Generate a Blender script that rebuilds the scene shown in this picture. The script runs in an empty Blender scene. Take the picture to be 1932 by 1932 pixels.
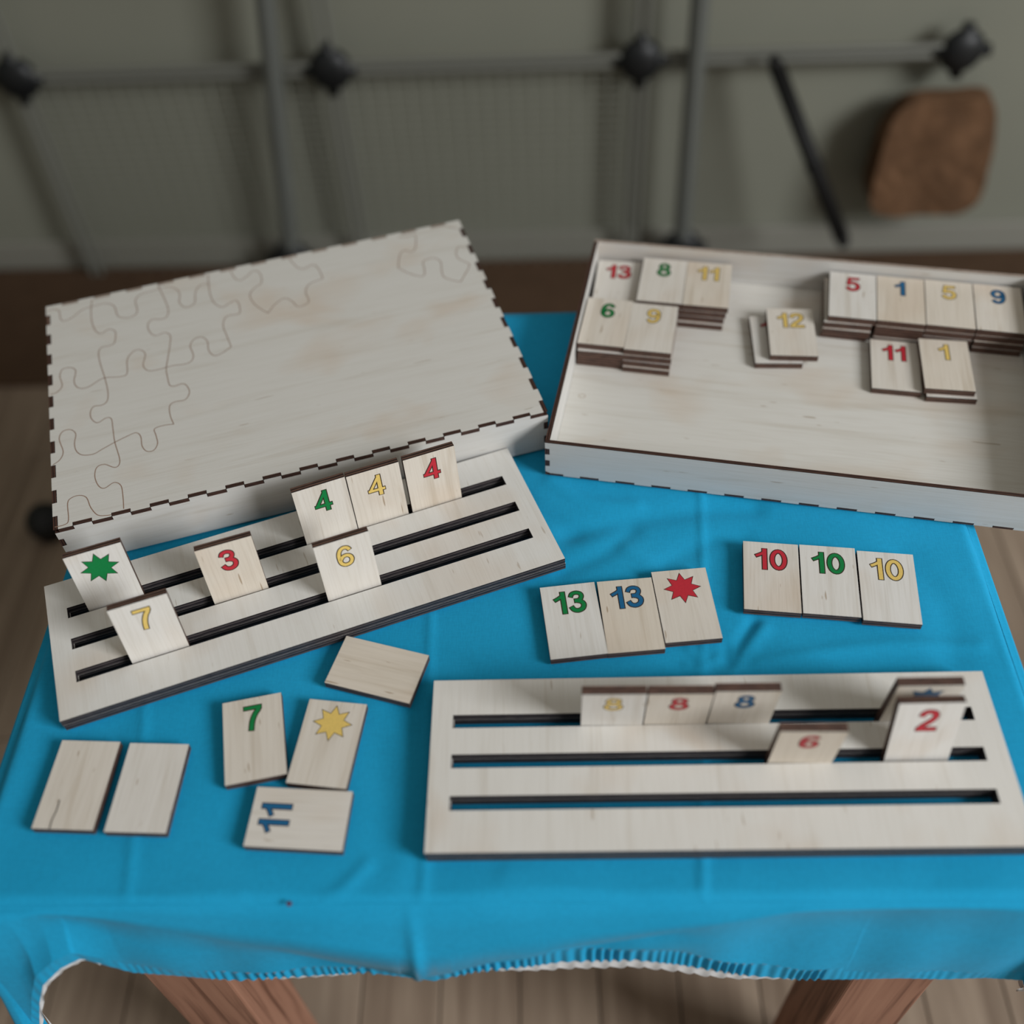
import bpy, bmesh, math, random
import numpy as np
from mathutils import Vector, Matrix, noise
random.seed(4)
COL = bpy.context.scene.collection
OFF = .45                                   # height of the table top above the floor
CAM = dict(f=2040.2, cx=953.8, cy=994.7, right=[0.997721, -0.051867, -0.043165], up=[0.067479, 0.766887, 0.638224], fwd=[0.0, 0.639682, -0.768639], h=0.4808)
sc = bpy.context.scene
# ---- camera: a phone held over the table, tipped 50 degrees down
cd = bpy.data.cameras.new('camera'); cam = bpy.data.objects.new('camera', cd); COL.objects.link(cam)
r, u, f = (Vector(CAM[k]).normalized() for k in ('right', 'up', 'fwd'))
cam.matrix_world = Matrix(((r.x, u.x, -f.x, 0), (r.y, u.y, -f.y, 0), (r.z, u.z, -f.z, CAM['h'] + OFF), (0, 0, 0, 1)))
cd.sensor_width = 36; cd.lens = 36 * CAM['f'] / 1932
cd.shift_x = (966 - CAM['cx']) / 1932; cd.shift_y = (CAM['cy'] - 966) / 1932
cd.clip_start = .02; cd.clip_end = 30
cd.dof.use_dof = True; cd.dof.focus_distance = .60; cd.dof.aperture_fstop = 2.8
sc.camera = cam
# ---- light: soft daylight from a window to the right, faint light of the room around
w = bpy.data.worlds.new('room_light'); sc.world = w; w.use_nodes = True
w.node_tree.nodes['Background'].inputs[0].default_value = (1.0, .93, .84, 1); w.node_tree.nodes['Background'].inputs[1].default_value = .30
ld = bpy.data.lights.new('window_daylight', 'AREA'); ld.shape = 'RECTANGLE'; ld.size = 1.15; ld.size_y = 1.1; ld.energy = 92; ld.color = (.965, .985, 1.0)
lo = bpy.data.objects.new('window_daylight', ld); COL.objects.link(lo); lo.location = (2.35, -1.15, OFF + 1.5)
lo.rotation_euler = (Vector((0, .35, OFF)) - lo.location).to_track_quat('-Z', 'Y').to_euler()
vs_ = sc.view_settings; vs_.view_transform = 'Standard'; vs_.look = 'None'; vs_.gamma = 1; vs_.use_curve_mapping = False; vs_.exposure = -.02
TILE_W, TILE_H, TILE_T, RACK_T, BOX_T = .0300, .0468, .0043, .0092, .0027
CLOTH_A = (.011, .34, .61, 1); CLOTH_B = (.016, .375, .67, 1)
FLOOR_D, FLOOR_L = (132, 114, 98), (166, 148, 130)
WALLC = (130, 131, 119); WIREC = (106, 107, 100); MESHC = (138, 140, 129)
PUZZLE = [
    [(-1.1,182.0),(1.2,184.2),(1.3,191.5),(0.4,197.9),(2.4,200.2),(5.5,200.3),(8.6,197.2),(9.1,189.5),(11.0,185.4),(16.3,186.9),(23.8,193.3),(30.1,194.5),(39.2,194.7),(44.4,189.8),(45.5,181.8),(47.2,176.8),(52.4,174.2),(57.0,175.5),(59.1,180.0),(58.5,190.9),(62.1,196.5),(68.6,197.3),(77.0,198.5),(82.5,197.8),(86.7,193.2),(87.9,186.5),(86.7,179.3),(89.3,173.0),(92.9,172.2),(96.9,175.7),(98.2,186.0),(102.4,193.0),(108.9,192.5)],
    [(30.5,202.4),(29.2,190.6),(29.3,177.1),(31.5,166.9),(34.9,163.8),(39.5,166.5),(43.3,163.4),(43.5,157.6),(42.1,150.9),(38.5,149.4),(34.2,149.5),(31.9,144.7),(32.5,133.4),(34.4,119.9),(35.7,105.6),(34.8,96.9),(31.3,94.0),(26.8,94.6),(24.4,90.4),(24.7,84.0),(28.1,79.1),(33.2,81.7),(36.3,80.0),(36.8,71.2),(37.2,59.0),(39.1,44.3),(38.3,38.8),(35.5,38.0),(30.3,42.3),(25.9,41.3),(24.4,34.4),(26.0,26.3),(29.3,23.0),(34.8,25.8),(38.5,22.1),(39.1,13.1),(38.9,3.5)],
    [(74.5,202.2),(77.1,188.8),(79.0,174.4),(77.4,166.8),(73.3,165.3),(68.0,167.1),(64.8,163.1),(64.9,155.8),(68.4,149.5),(74.7,150.6),(77.8,146.2),(76.8,137.3),(74.0,123.0),(72.3,114.1),(72.5,106.0),(73.1,98.5),(75.9,96.6),(81.8,96.8),(84.4,88.7),(81.2,82.1),(74.5,82.1),(71.3,79.2),(71.0,70.6),(72.3,62.7)],
    [(72.3,62.7),(66.2,63.6),(60.8,62.4),(61.2,56.8),(61.6,49.5),(59.0,44.5),(55.0,44.9),(52.6,50.2),(52.4,58.6),(49.9,62.8),(44.2,61.4),(36.7,58.6),(29.4,55.2),(24.5,53.0),(18.2,54.3),(14.8,59.0),(14.0,65.8),(15.0,73.9),(11.9,78.6),(7.4,78.3),(5.3,72.4),(7.3,61.0),(5.2,54.7),(0.8,51.6)],
    [(-0.7,115.0),(4.7,115.1),(8.4,120.4),(7.2,130.1),(9.1,136.2),(13.8,136.2),(17.1,132.0),(15.7,121.8),(18.1,115.0),(23.9,113.6),(33.5,118.9),(43.5,116.8),(48.3,118.4),(49.2,131.7),(53.5,138.5),(57.9,138.6),(60.8,133.2),(58.6,122.9),(61.4,116.5),(68.2,115.5),(76.0,116.2),(86.2,115.3),(90.2,120.8),(89.2,131.6),(92.4,137.5),(97.3,137.9),(100.3,132.6),(100.1,123.5),(102.9,117.0),(108.2,117.9),(114.4,122.0)],
    [(114.4,122.0),(112.9,134.5),(112.0,145.0),(115.2,153.4),(123.4,153.4),(124.9,161.1),(123.5,168.0),(118.7,166.7),(113.8,164.0),(109.1,170.5),(107.6,181.1),(107.9,193.5),(108.7,203.5)],
    [(124.0,201.2),(125.7,192.6),(129.4,188.6),(134.1,192.0),(139.5,196.5),(143.0,191.2),(142.4,181.1),(136.7,176.9),(133.0,170.4),(134.4,160.8),(138.0,153.5),(141.9,147.6)],
    [(141.9,147.6),(147.3,154.7),(154.5,159.4),(159.2,154.2),(161.2,148.2),(165.6,147.4),(169.9,151.2),(169.2,160.6),(173.0,168.6),(182.9,171.6)],
    [(182.9,171.6),(182.3,181.1),(180.2,188.3),(176.4,188.4),(172.3,186.6),(168.9,189.1),(166.2,195.8),(164.8,202.0)],
    [(241.9,200.1),(247.4,198.1),(253.2,198.2),(252.8,191.9),(249.9,182.8),(246.5,179.9),(242.5,183.5),(238.0,178.9),(234.0,165.7)],
    [(234.0,165.7),(239.7,157.2),(247.3,151.0),(250.4,156.6),(251.4,165.8),(255.9,168.3),(260.5,167.4),(263.0,161.7),(261.0,151.1),(261.7,143.8),(270.3,136.5)],
    [(270.3,136.5),(274.9,143.0),(280.4,151.4),(279.7,155.3),(275.5,161.2),(275.5,168.6),(278.9,174.3),(283.7,171.9)],
    [(276.6,201.3),(280.1,197.7),(284.5,195.4)],
    [(0.4,2.2),(6.4,2.2),(8.6,5.2),(8.5,18.0),(10.8,21.6),(15.4,22.0),(19.1,18.8),(21.0,10.6),(24.5,3.5),(29.6,1.5),(31.9,1.3)],
]
CREASES = [
    ([(-44,344),(-46,265),(-48,204),(-49,185)], 0.7, 2.0),
    ([(118,429),(108,362),(90,254),(79,190),(76,171)], 0.8, 2.0),
    ([(-193,297),(-191,279),(-187,224),(-185,196),(-183,185)], 0.6, 2.5),
    ([(-75,204),(-87,192),(-105,182),(-119,174)], 0.5, 3.5),
    ([(35,393),(65,399),(114,404),(144,403)], -0.9, 7.0),
    ([(30,367),(55,378),(72,392)], -0.7, 6.0),
    ([(67,380),(83,362)], 0.5, 5.0),
    ([(112,309),(111,298),(119,311),(129,325)], -0.9, 3.5),
    ([(89,299),(95,294)], 0.7, 2.0),
    ([(97,297),(107,304)], 0.6, 2.0),
    ([(92,310),(96,302),(95,294)], 0.7, 2.5),
    ([(89,367),(112,380),(134,382)], -0.5, 6.0),
    ([(127,299),(163,303),(202,304),(242,300)], 0.5, 4.0),
    ([(218,360),(231,326),(226,293)], -0.6, 10.0),
    ([(29,435),(47,418),(77,411)], 0.6, 5.0),
    ([(38,395),(18,413),(10,426)], -0.7, 7.0),
    ([(133,320),(119,305),(111,294)], 0.7, 4.0),
    ([(-133,193),(-124,180),(-121,173)], 0.4, 3.0),
    ([(-183,188),(-176,180)], 0.9, 2.5),
    ([(-75,298),(-58,260),(-55,221),(-60,198)], 0.4, 8.0),
    ([(-251,295),(-232,285),(-205,284)], -0.4, 8.0),
    ([(97,189),(133,182),(166,181)], 0.3, 10.0),
    ([(-9,194),(24,182),(42,174)], 0.4, 6.0),
]
RIDGE = [(21.4, 0.5, 3.0), (55.6, -7.8, 4.0), (78.1, -15.6, 5.0), (132.9, -30.2, 10.0), (172.4, -37.6, 15.0), (210.8, -55.7, 18.0), (249.8, -37.7, 14.0), (262.3, -33.5, 13.0), (299.2, -26.9, 10.0), (335.0, -17.1, 8.0), (381.2, -4.3, 4.0), (426.1, 3.9, 3.0), (477.8, 8.1, 3.0)]
HEM = [(43.5, -46.6, 10.0), (62.8, -68.3, 10.0), (82.8, -73.4, 10.0), (100.4, -78.6, 10.0), (113.3, -81.3, 10.0), (144.2, -75.6, 10.0), (179.9, -69.3, 10.0), (198.5, -69.5, 12.0), (213.7, -76.3, 12.0), (235.8, -61.7, 12.0), (261.5, -64.3, 9.0), (277.1, -62.9, 7.2), (313.6, -65.8, 5.6), (334.9, -73.2, 5.4), (368.5, -91.3, 4.9), (396.5, -99.5, 4.6), (423.7, -100.9, 4.2), (450.5, -100.6, 3.8), (472.7, -103.4, 3.5), (493.7, -101.9, 3.3), (514.6, -107.2, 3.0)]
# ------------------------------------------------------------------ helpers
def lin(c):
    return tuple(((v / 12.92) if v <= .04045 else ((v + .055) / 1.055) ** 2.4) for v in (x / 255 for x in c)) + (1,)

def new_mat(name, rough=.6, spec=.3):
    m = bpy.data.materials.new(name); m.use_nodes = True
    nt = m.node_tree; b = nt.nodes['Principled BSDF']
    b.inputs['Roughness'].default_value = rough
    b.inputs['Specular IOR Level'].default_value = spec
    return m, nt, b

def N(nt, kind, **kw):
    n = nt.nodes.new(kind)
    for k, v in kw.items():
        if k in n.inputs: n.inputs[k].default_value = v
        else: setattr(n, k, v)
    return n

def ramp(nt, fac, stops):
    r = nt.nodes.new('ShaderNodeValToRGB'); e = r.color_ramp.elements
    while len(e) < len(stops): e.new(.5)
    for el, (p, c) in zip(e, stops): el.position = p; el.color = c
    nt.links.new(fac, r.inputs['Fac']); return r.outputs['Color']

def mixc(nt, a, b, fac, mode='MIX'):
    m = nt.nodes.new('ShaderNodeMix'); m.data_type = 'RGBA'; m.blend_type = mode
    for sock, v in ((m.inputs[0], fac), (m.inputs[6], a), (m.inputs[7], b)):
        if hasattr(v, 'is_output'): nt.links.new(v, sock)
        else: sock.default_value = v
    return m.outputs[2]

def obj_coord(nt, scale, spread=1.0):
    """object coordinates pushed to another place of the grain for each object"""
    tc = nt.nodes.new('ShaderNodeTexCoord'); oi = nt.nodes.new('ShaderNodeObjectInfo')
    mul = N(nt, 'ShaderNodeVectorMath', operation='MULTIPLY')
    cmb = nt.nodes.new('ShaderNodeCombineXYZ')
    for i, k in enumerate((37.1, 53.7, 11.3)):
        mm = N(nt, 'ShaderNodeMath', operation='MULTIPLY'); mm.inputs[1].default_value = k * spread
        nt.links.new(oi.outputs['Random'], mm.inputs[0]); nt.links.new(mm.outputs[0], cmb.inputs[i])
    nt.links.new(tc.outputs['Object'], mul.inputs[0]); mul.inputs[1].default_value = scale
    add = N(nt, 'ShaderNodeVectorMath', operation='ADD')
    nt.links.new(mul.outputs[0], add.inputs[0]); nt.links.new(cmb.outputs[0], add.inputs[1])
    return add.outputs[0], oi.outputs['Random'], tc.outputs['Object']

def birch(name, axis, light=(224, 222, 218), warm=(214, 200, 180), grain=1.0, vary=.7):
    """sanded birch plywood face, grain along the given local axis"""
    m, nt, b = new_mat(name, .55, .3)
    L = nt.links
    def sc(a, c): return (a, c, c) if axis == 'x' else (c, a, c)
    v1, rnd, _ = obj_coord(nt, sc(9, 150)); v2, _, _ = obj_coord(nt, sc(35, 900)); v3, _, _ = obj_coord(nt, sc(16, 22))
    v4, _, _ = obj_coord(nt, sc(60, 420))
    n1 = N(nt, 'ShaderNodeTexNoise', Scale=1.0, Detail=3.0, Distortion=.7); L.new(v1, n1.inputs['Vector'])
    n2 = N(nt, 'ShaderNodeTexNoise', Scale=1.0, Detail=2.0); L.new(v2, n2.inputs['Vector'])
    n3 = N(nt, 'ShaderNodeTexNoise', Scale=1.0, Detail=2.0, Distortion=.4); L.new(v3, n3.inputs['Vector'])
    n4 = N(nt, 'ShaderNodeTexNoise', Scale=1.0, Detail=1.0); L.new(v4, n4.inputs['Vector'])
    wh = N(nt, 'ShaderNodeTexWhiteNoise', noise_dimensions='1D'); L.new(rnd, wh.inputs['W'])
    tint = ramp(nt, wh.outputs['Value'], [(0, (0, 0, 0, 1)), (1, (vary,) * 3 + (1,))])
    base = mixc(nt, lin(light), lin(warm), tint)
    patch = ramp(nt, n3.outputs['Fac'], [(.52, (0, 0, 0, 1)), (.78, (.55,) * 3 + (1,))])
    base = mixc(nt, base, lin((206, 186, 164)), patch)
    g1 = ramp(nt, n1.outputs['Fac'], [(.30, (.86, .83, .79, 1)), (.42, (.97, .965, .955, 1)), (.6, (1, 1, 1, 1))])
    g2 = ramp(nt, n2.outputs['Fac'], [(.3, (.93, .92, .905, 1)), (.55, (1, 1, 1, 1))])
    fleck = ramp(nt, n4.outputs['Fac'], [(.215, (.62, .54, .46, 1)), (.26, (1, 1, 1, 1))])
    c = mixc(nt, base, g1, grain, 'MULTIPLY'); c = mixc(nt, c, g2, grain, 'MULTIPLY'); c = mixc(nt, c, fleck, grain, 'MULTIPLY')
    L.new(c, b.inputs['Base Color'])
    bp = N(nt, 'ShaderNodeBump', Strength=.12, Distance=.0004); L.new(n2.outputs['Fac'], bp.inputs['Height']); L.new(bp.outputs[0], b.inputs['Normal'])
    return m

def burnt(name, plies, thick, dark=(44, 33, 31), pale=(108, 80, 68)):
    """laser-burnt plywood edge: plies stacked along local z"""
    m, nt, b = new_mat(name, .5, .35); L = nt.links
    tc = nt.nodes.new('ShaderNodeTexCoord'); sp = nt.nodes.new('ShaderNodeSeparateXYZ'); L.new(tc.outputs['Object'], sp.inputs[0])
    v, _, _ = obj_coord(nt, (160, 160, 700)); n = N(nt, 'ShaderNodeTexNoise', Scale=1.0, Detail=3.0); L.new(v, n.inputs['Vector'])
    k = N(nt, 'ShaderNodeMath', operation='MULTIPLY'); k.inputs[1].default_value = 2 * math.pi * plies / thick; L.new(sp.outputs[2], k.inputs[0])
    s = N(nt, 'ShaderNodeMath', operation='SINE'); L.new(k.outputs[0], s.inputs[0])
    a = N(nt, 'ShaderNodeMath', operation='MULTIPLY_ADD'); L.new(s.outputs[0], a.inputs[0]); a.inputs[1].default_value = .36; L.new(n.outputs['Fac'], a.inputs[2])
    c = ramp(nt, a.outputs[0], [(.25, lin(dark)), (.8, lin(pale))]); L.new(c, b.inputs['Base Color'])
    bp = N(nt, 'ShaderNodeBump', Strength=.35, Distance=.0004); L.new(a.outputs[0], bp.inputs['Height']); L.new(bp.outputs[0], b.inputs['Normal'])
    return m

def plain(name, rgb, rough=.6, spec=.3, noise=None):
    m, nt, b = new_mat(name, rough, spec)
    if noise:
        sc, amt = noise
        v, _, _ = obj_coord(nt, (sc, sc, sc)); n = N(nt, 'ShaderNodeTexNoise', Scale=1.0, Detail=3.0); nt.links.new(v, n.inputs['Vector'])
        c = ramp(nt, n.outputs['Fac'], [(.3, (1 - amt,) * 3 + (1,)), (.7, (1, 1, 1, 1))])
        nt.links.new(mixc(nt, lin(rgb), c, 1.0, 'MULTIPLY'), b.inputs['Base Color'])
    else: b.inputs['Base Color'].default_value = lin(rgb)
    return m

M = {}
M['tile_face'] = birch('tile_birch', 'y')
M['tile_edge'] = burnt('tile_burnt_edge', 2, TILE_T)
M['rack_face'] = birch('rack_birch', 'y', light=(224, 223, 219), warm=(221, 217, 210), grain=.6)
M['rack_edge'] = burnt('rack_burnt_edge', 2, RACK_T / 2, dark=(34, 31, 34), pale=(84, 76, 76))
M['box_face'] = birch('box_birch', 'x', light=(217, 216, 211), warm=(215, 211, 204), grain=.55, vary=.5)
M['tray_face'] = birch('tray_birch', 'x', light=(219, 217, 211), warm=(215, 210, 202), grain=.8, vary=.5)
M['wall_face'] = birch('box_side_birch', 'x', light=(208, 207, 204), warm=(207, 204, 198), grain=.7, vary=.4)
M['box_edge'] = burnt('box_burnt_edge', 2, BOX_T, dark=(38, 26, 24), pale=(84, 56, 46))
M['pale_edge'] = burnt('pale_plywood_edge', 2, BOX_T, dark=(120, 100, 88), pale=(186, 172, 160))
M['engrave'] = plain('engraved_line', (150, 122, 104), .7)
M['ink_line'] = plain('burnt_outline', (52, 38, 28), .6)
INK = {}
for nm, c in dict(red=(196, 46, 60), green=(10, 128, 66), blue=(26, 100, 146), yellow=(232, 200, 112)).items():
    INK[nm] = plain('ink_' + nm, c, .45, .35, (900, .10))

def link(name, me, parent=None, mat=None):
    o = bpy.data.objects.new(name, me); COL.objects.link(o)
    if parent: o.parent = parent
    if mat is not None: me.materials.append(mat)
    return o

def empty(name, mtx=None, label=None, cat=None, group=None):
    o = bpy.data.objects.new(name, None); COL.objects.link(o); o.empty_display_size = .02
    if mtx is not None: o.matrix_world = mtx
    if label: o['label'] = label
    if cat: o['category'] = cat
    if group: o['group'] = group
    return o

def tag(o, label, cat, group=None):
    o['label'] = label; o['category'] = cat
    if group: o['group'] = group
    return o

def mesh(name, verts, faces, mats=(), idx=None, smooth=False):
    me = bpy.data.meshes.new(name); me.from_pydata([tuple(v) for v in verts], [], faces)
    for m in mats: me.materials.append(m)
    if idx: me.polygons.foreach_set('material_index', idx)
    if smooth: me.polygons.foreach_set('use_smooth', [True] * len(me.polygons))
    me.update(); return me

def slab(name, pts, t, mats):
    """closed outline (counter-clockwise) pressed out from z=0 to t; faces mats[0], cut edges mats[1]"""
    bm = bmesh.new()
    lo = [bm.verts.new((x, y, 0)) for x, y in pts]; hi = [bm.verts.new((x, y, t)) for x, y in pts]
    f = bm.faces.new(hi); f.material_index = 0
    f = bm.faces.new(lo[::-1]); f.material_index = 0
    n = len(pts)
    for i in range(n):
        j = (i + 1) % n
        f = bm.faces.new((lo[i], lo[j], hi[j], hi[i])); f.material_index = 1
    bmesh.ops.recalc_face_normals(bm, faces=bm.faces)
    bmesh.ops.triangulate(bm, faces=[f for f in bm.faces if len(f.verts) > 4])
    me = bpy.data.meshes.new(name); bm.to_mesh(me); bm.free()
    for m in mats: me.materials.append(m)
    return me

def box_mesh(name, size, mat, bevel=.0, org=(0, 0, 0)):
    bm = bmesh.new(); bmesh.ops.create_cube(bm, size=1)
    for v in bm.verts: v.co = Vector((v.co.x * size[0] + org[0], v.co.y * size[1] + org[1], v.co.z * size[2] + org[2]))
    if bevel: bmesh.ops.bevel(bm, geom=bm.edges[:], offset=bevel, segments=2, profile=.5, affect='EDGES')
    me = bpy.data.meshes.new(name); bm.to_mesh(me); bm.free()
    if mat: me.materials.append(mat)
    return me

def tube(bm, a, b, r0, r1=None, seg=10):
    a, b = Vector(a), Vector(b); d = b - a
    q = d.to_track_quat('Z', 'Y').to_matrix().to_4x4(); q.translation = (a + b) / 2
    bmesh.ops.create_cone(bm, cap_ends=True, segments=seg, radius1=r0, radius2=r0 if r1 is None else r1, depth=d.length, matrix=q)

def pose(x, y, z, th): return Matrix.Translation((x, y, z + OFF)) @ Matrix.Rotation(th, 4, 'Z')

# ------------------------------------------------------------------ the digits, drawn as broad strokes
def ell(cx, cy, rx, ry, n=24): return [(cx + rx * math.cos(2 * math.pi * i / n), cy + ry * math.sin(2 * math.pi * i / n)) for i in range(n)]
SIX = [(.55, .75), (.48, .87), (.35, .91), (.21, .84), (.125, .65), (.11, .40), (.15, .20), (.26, .10), (.38, .09), (.50, .15), (.56, .31), (.51, .46), (.38, .53), (.24, .49), (.13, .34)]
GLYPH = {   # width, [(points, stroke width, closed, smoothed)]
 '0': (.68, [(ell(.34, .5, .235, .41), .19, True, False)]),
 '1': (.56, [([(.38, 0), (.38, 1)], .20, False, False), ([(.42, .86), (.22, .72), (.05, .63)], .155, False, False)]),
 '2': (.68, [([(.11, .70), (.15, .82), (.25, .90), (.37, .91), (.51, .86), (.56, .72), (.51, .57), (.37, .41), (.21, .25), (.13, .12)], .19, False, True), ([(.03, .09), (.66, .09)], .18, False, False)]),
 '3': (.68, [([(.11, .73), (.17, .86), (.32, .91), (.47, .86), (.52, .74), (.46, .60), (.34, .545), (.24, .54)], .17, False, True), ([(.24, .54), (.34, .535), (.49, .47), (.56, .34), (.50, .17), (.33, .09), (.17, .14), (.09, .28)], .19, False, True)]),
 '4': (.70, [([(.50, 0), (.50, 1)], .19, False, False), ([(.02, .28), (.69, .28)], .16, False, False), ([(.09, .27), (.50, .93)], .15, False, False)]),
 '5': (.68, [([(.15, .915), (.61, .915)], .17, False, False), ([(.20, .97), (.13, .47)], .15, False, False), ([(.12, .50), (.22, .58), (.36, .60), (.51, .52), (.57, .36), (.51, .17), (.34, .09), (.18, .14), (.10, .28)], .18, False, True)]),
 '6': (.68, [(SIX, .17, False, True)]),
 '7': (.68, [([(.04, .915), (.655, .915)], .17, False, False), ([(.575, .97), (.54, .80), (.43, .64), (.32, .36), (.27, 0)], .19, False, True)]),
 '8': (.68, [(ell(.34, .735, .185, .18), .155, True, False), (ell(.34, .30, .235, .215), .165, True, False)]),
 '9': (.68, [([(.68 - x, 1 - y) for x, y in SIX], .17, False, True)]),
}
def catmull(P, k=5):
    out = []
    for i in range(len(P) - 1):
        p0 = P[max(i - 1, 0)]; p1 = P[i]; p2 = P[i + 1]; p3 = P[min(i + 2, len(P) - 1)]
        for j in range(k):
            t = j / k
            out.append(tuple(.5 * (2 * p1[c] + (p2[c] - p0[c]) * t + (2 * p0[c] - 5 * p1[c] + 4 * p2[c] - p3[c]) * t * t + (3 * p1[c] - p0[c] - 3 * p2[c] + p3[c]) * t ** 3) for c in (0, 1)))
    out.append(tuple(P[-1])); return out

def stroke(V, F, P, w, z, closed=False, cap=0.0):
    n = len(P); base = len(V)
    P = [Vector(p) for p in P]
    if cap and not closed:
        P[0] = P[0] + (P[0] - P[1]).normalized() * cap; P[-1] = P[-1] + (P[-1] - P[-2]).normalized() * cap
    for i in range(n):
        a = P[i] - P[i - 1] if (i or closed) else P[1] - P[0]
        b = P[(i + 1) % n] - P[i] if (i < n - 1 or closed) else P[-1] - P[-2]
        a = a.normalized(); b = b.normalized(); na = Vector((-a.y, a.x)); nb = Vector((-b.y, b.x)); nn = (na + nb)
        nn = nn.normalized(); k = min(1 / max(nn.dot(na), .35), 2)
        V.append((P[i].x + nn.x * w / 2 * k, P[i].y + nn.y * w / 2 * k, z)); V.append((P[i].x - nn.x * w / 2 * k, P[i].y - nn.y * w / 2 * k, z))
    for i in range(n if closed else n - 1):
        j = (i + 1) % n
        F.append((base + 2 * i, base + 2 * i + 1, base + 2 * j + 1, base + 2 * j))

def numeral_mesh(text, colour, thin):
    """printed number or star near the top of a tile: dark burnt outline under the colour"""
    V, F, mi = [], [], []
    S = .0144
    if text == 'star':
        for z, grow, m in ((.00004, .0004 if thin else .0003, 0), (.00009, -.0001, 1)):
            b = len(V); V.append((0, .0108, z))
            for i in range(16):
                r = (.0098 if i % 2 == 0 else .0056) + (grow * (1.9 if i % 2 == 0 else 1)); a = math.pi / 2 + i * math.pi / 8
                V.append((r * math.cos(a), .0110 + r * math.sin(a), z))
            for i in range(16): F.append((b, b + 1 + i, b + 1 + (i + 1) % 16)); mi.append(m)
    else:
        wd = sum(GLYPH[c][0] for c in text); y0 = TILE_H / 2 - .0046 - S
        for z, grow, cap, m in ((.00004, .028, .028, 0), (.00009, -.010, .0, 1)):
            x = -wd / 2; lift = 0
            for c in text:
                for P, w, cl, sm in GLYPH[c][1]:
                    Q = catmull(P) if sm else P
                    V2, F2 = [], []
                    stroke(V2, F2, Q, w - .022 + 2 * grow, 0, cl, cap)
                    b = len(V); lift += .000005
                    V += [((vx + x) * S, vy * S + y0, z + lift) for vx, vy, _ in V2]; F += [tuple(k + b for k in f) for f in F2]; mi += [m] * len(F2)
                x += GLYPH[c][0]
    # every stroke faces up
    F = [f if sum(V[f[k]][0] * V[f[(k + 1) % len(f)]][1] - V[f[(k + 1) % len(f)]][0] * V[f[k]][1] for k in range(len(f))) > 0 else f[::-1] for f in F]
    return mesh('numeral', V, F, (M['ink_line'], INK[colour]), mi)

# ------------------------------------------------------------------ number tiles
TILE_ME = slab('tile_body', [(-TILE_W / 2, -TILE_H / 2), (TILE_W / 2, -TILE_H / 2), (TILE_W / 2, TILE_H / 2), (-TILE_W / 2, TILE_H / 2)], TILE_T, (M['tile_face'], M['tile_edge']))
NUM = {}
WORDS = dict(zip(['1', '2', '3', '4', '5', '6', '7', '8', '9', '10', '11', '12', '13'], 'one two three four five six seven eight nine ten eleven twelve thirteen'.split()))
def worded(s):
    return ' '.join(WORDS.get(w.strip(','), w) + (',' if w.endswith(',') and w.strip(',') in WORDS else '') for w in s.split())
def tile(mtx, text, colour, label, group=None, name='number_tile'):
    t = empty(name, mtx, worded(label), 'tile', group)
    link('tile_body', TILE_ME, t)
    if text:
        k = (text, colour)
        if k not in NUM: NUM[k] = numeral_mesh(text, colour, False)
        n = link('star' if text == 'star' else 'numeral', NUM[k], t); n.location.z = TILE_T
        n['label'] = f'{colour} eight-pointed star' if text == 'star' else worded(f'{colour} number {text}')
    return t

ON_CLOTH = [
 (-.2170, .2522, -.1057, '', '', 'blank birch tile with a thin dark crack near its lower left corner', 'blank_tile'),
 (-.1819, .2481, -.0992, '', '', 'blank birch tile beside the cracked one, second from the left on the cloth', 'blank_tile'),
 (-.1324, .2711, .1422, '7', 'green', 'birch tile with a green 7 lying on the blue cloth', ''),
 (-.0953, .2656, -.1859, 'star', 'yellow', 'birch tile with a yellow star beside the green 7', ''),
 (-.1067, .2264, 1.4444, '11', 'blue', 'birch tile with a blue 11 turned on its side', ''),
 (-.0716, .3067, 1.2241, '', '', 'blank birch tile lying crosswise between the two tile racks', 'blank_tile'),
 (.0326, .3292, .0493, '13', 'green', 'birch tile with a green 13 on the cloth', ''),
 (.0633, .3301, .0197, '13', 'blue', 'pale birch tile with a blue 13 on the cloth', ''),
 (.0938, .3343, .0234, 'star', 'red', 'birch tile with a red star beside the blue 13', ''),
 (.1429, .3491, -.1784, '10', 'red', 'birch tile with a red 10, first of the row of tens', ''),
 (.1733, .3439, -.1770, '10', 'green', 'birch tile with a green 10, middle of the row of tens', ''),
 (.2035, .3369, -.1809, '10', 'yellow', 'birch tile with a yellow 10, last of the row of tens', ''),
]
CRACK = None
for x, y, th, tx, col, lab, nm in ON_CLOTH:
    t = tile(pose(x, y, .0001, th), tx, col, lab, 'tiles lying on the cloth', nm or 'number_tile')
    if 'crack' in lab and CRACK is None:
        V, F = [], []
        stroke(V, F, catmull([(-.0062, -.0233), (-.0064, -.0185), (-.0058, -.0140), (-.0060, -.0085)]), .0006, .00005)
        for i, v in enumerate(V): V[i] = (v[0], v[1], v[2])
        CRACK = link('crack', mesh('crack', V, F, (M['ink_line'],)), t); CRACK.location.z = TILE_T

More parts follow.
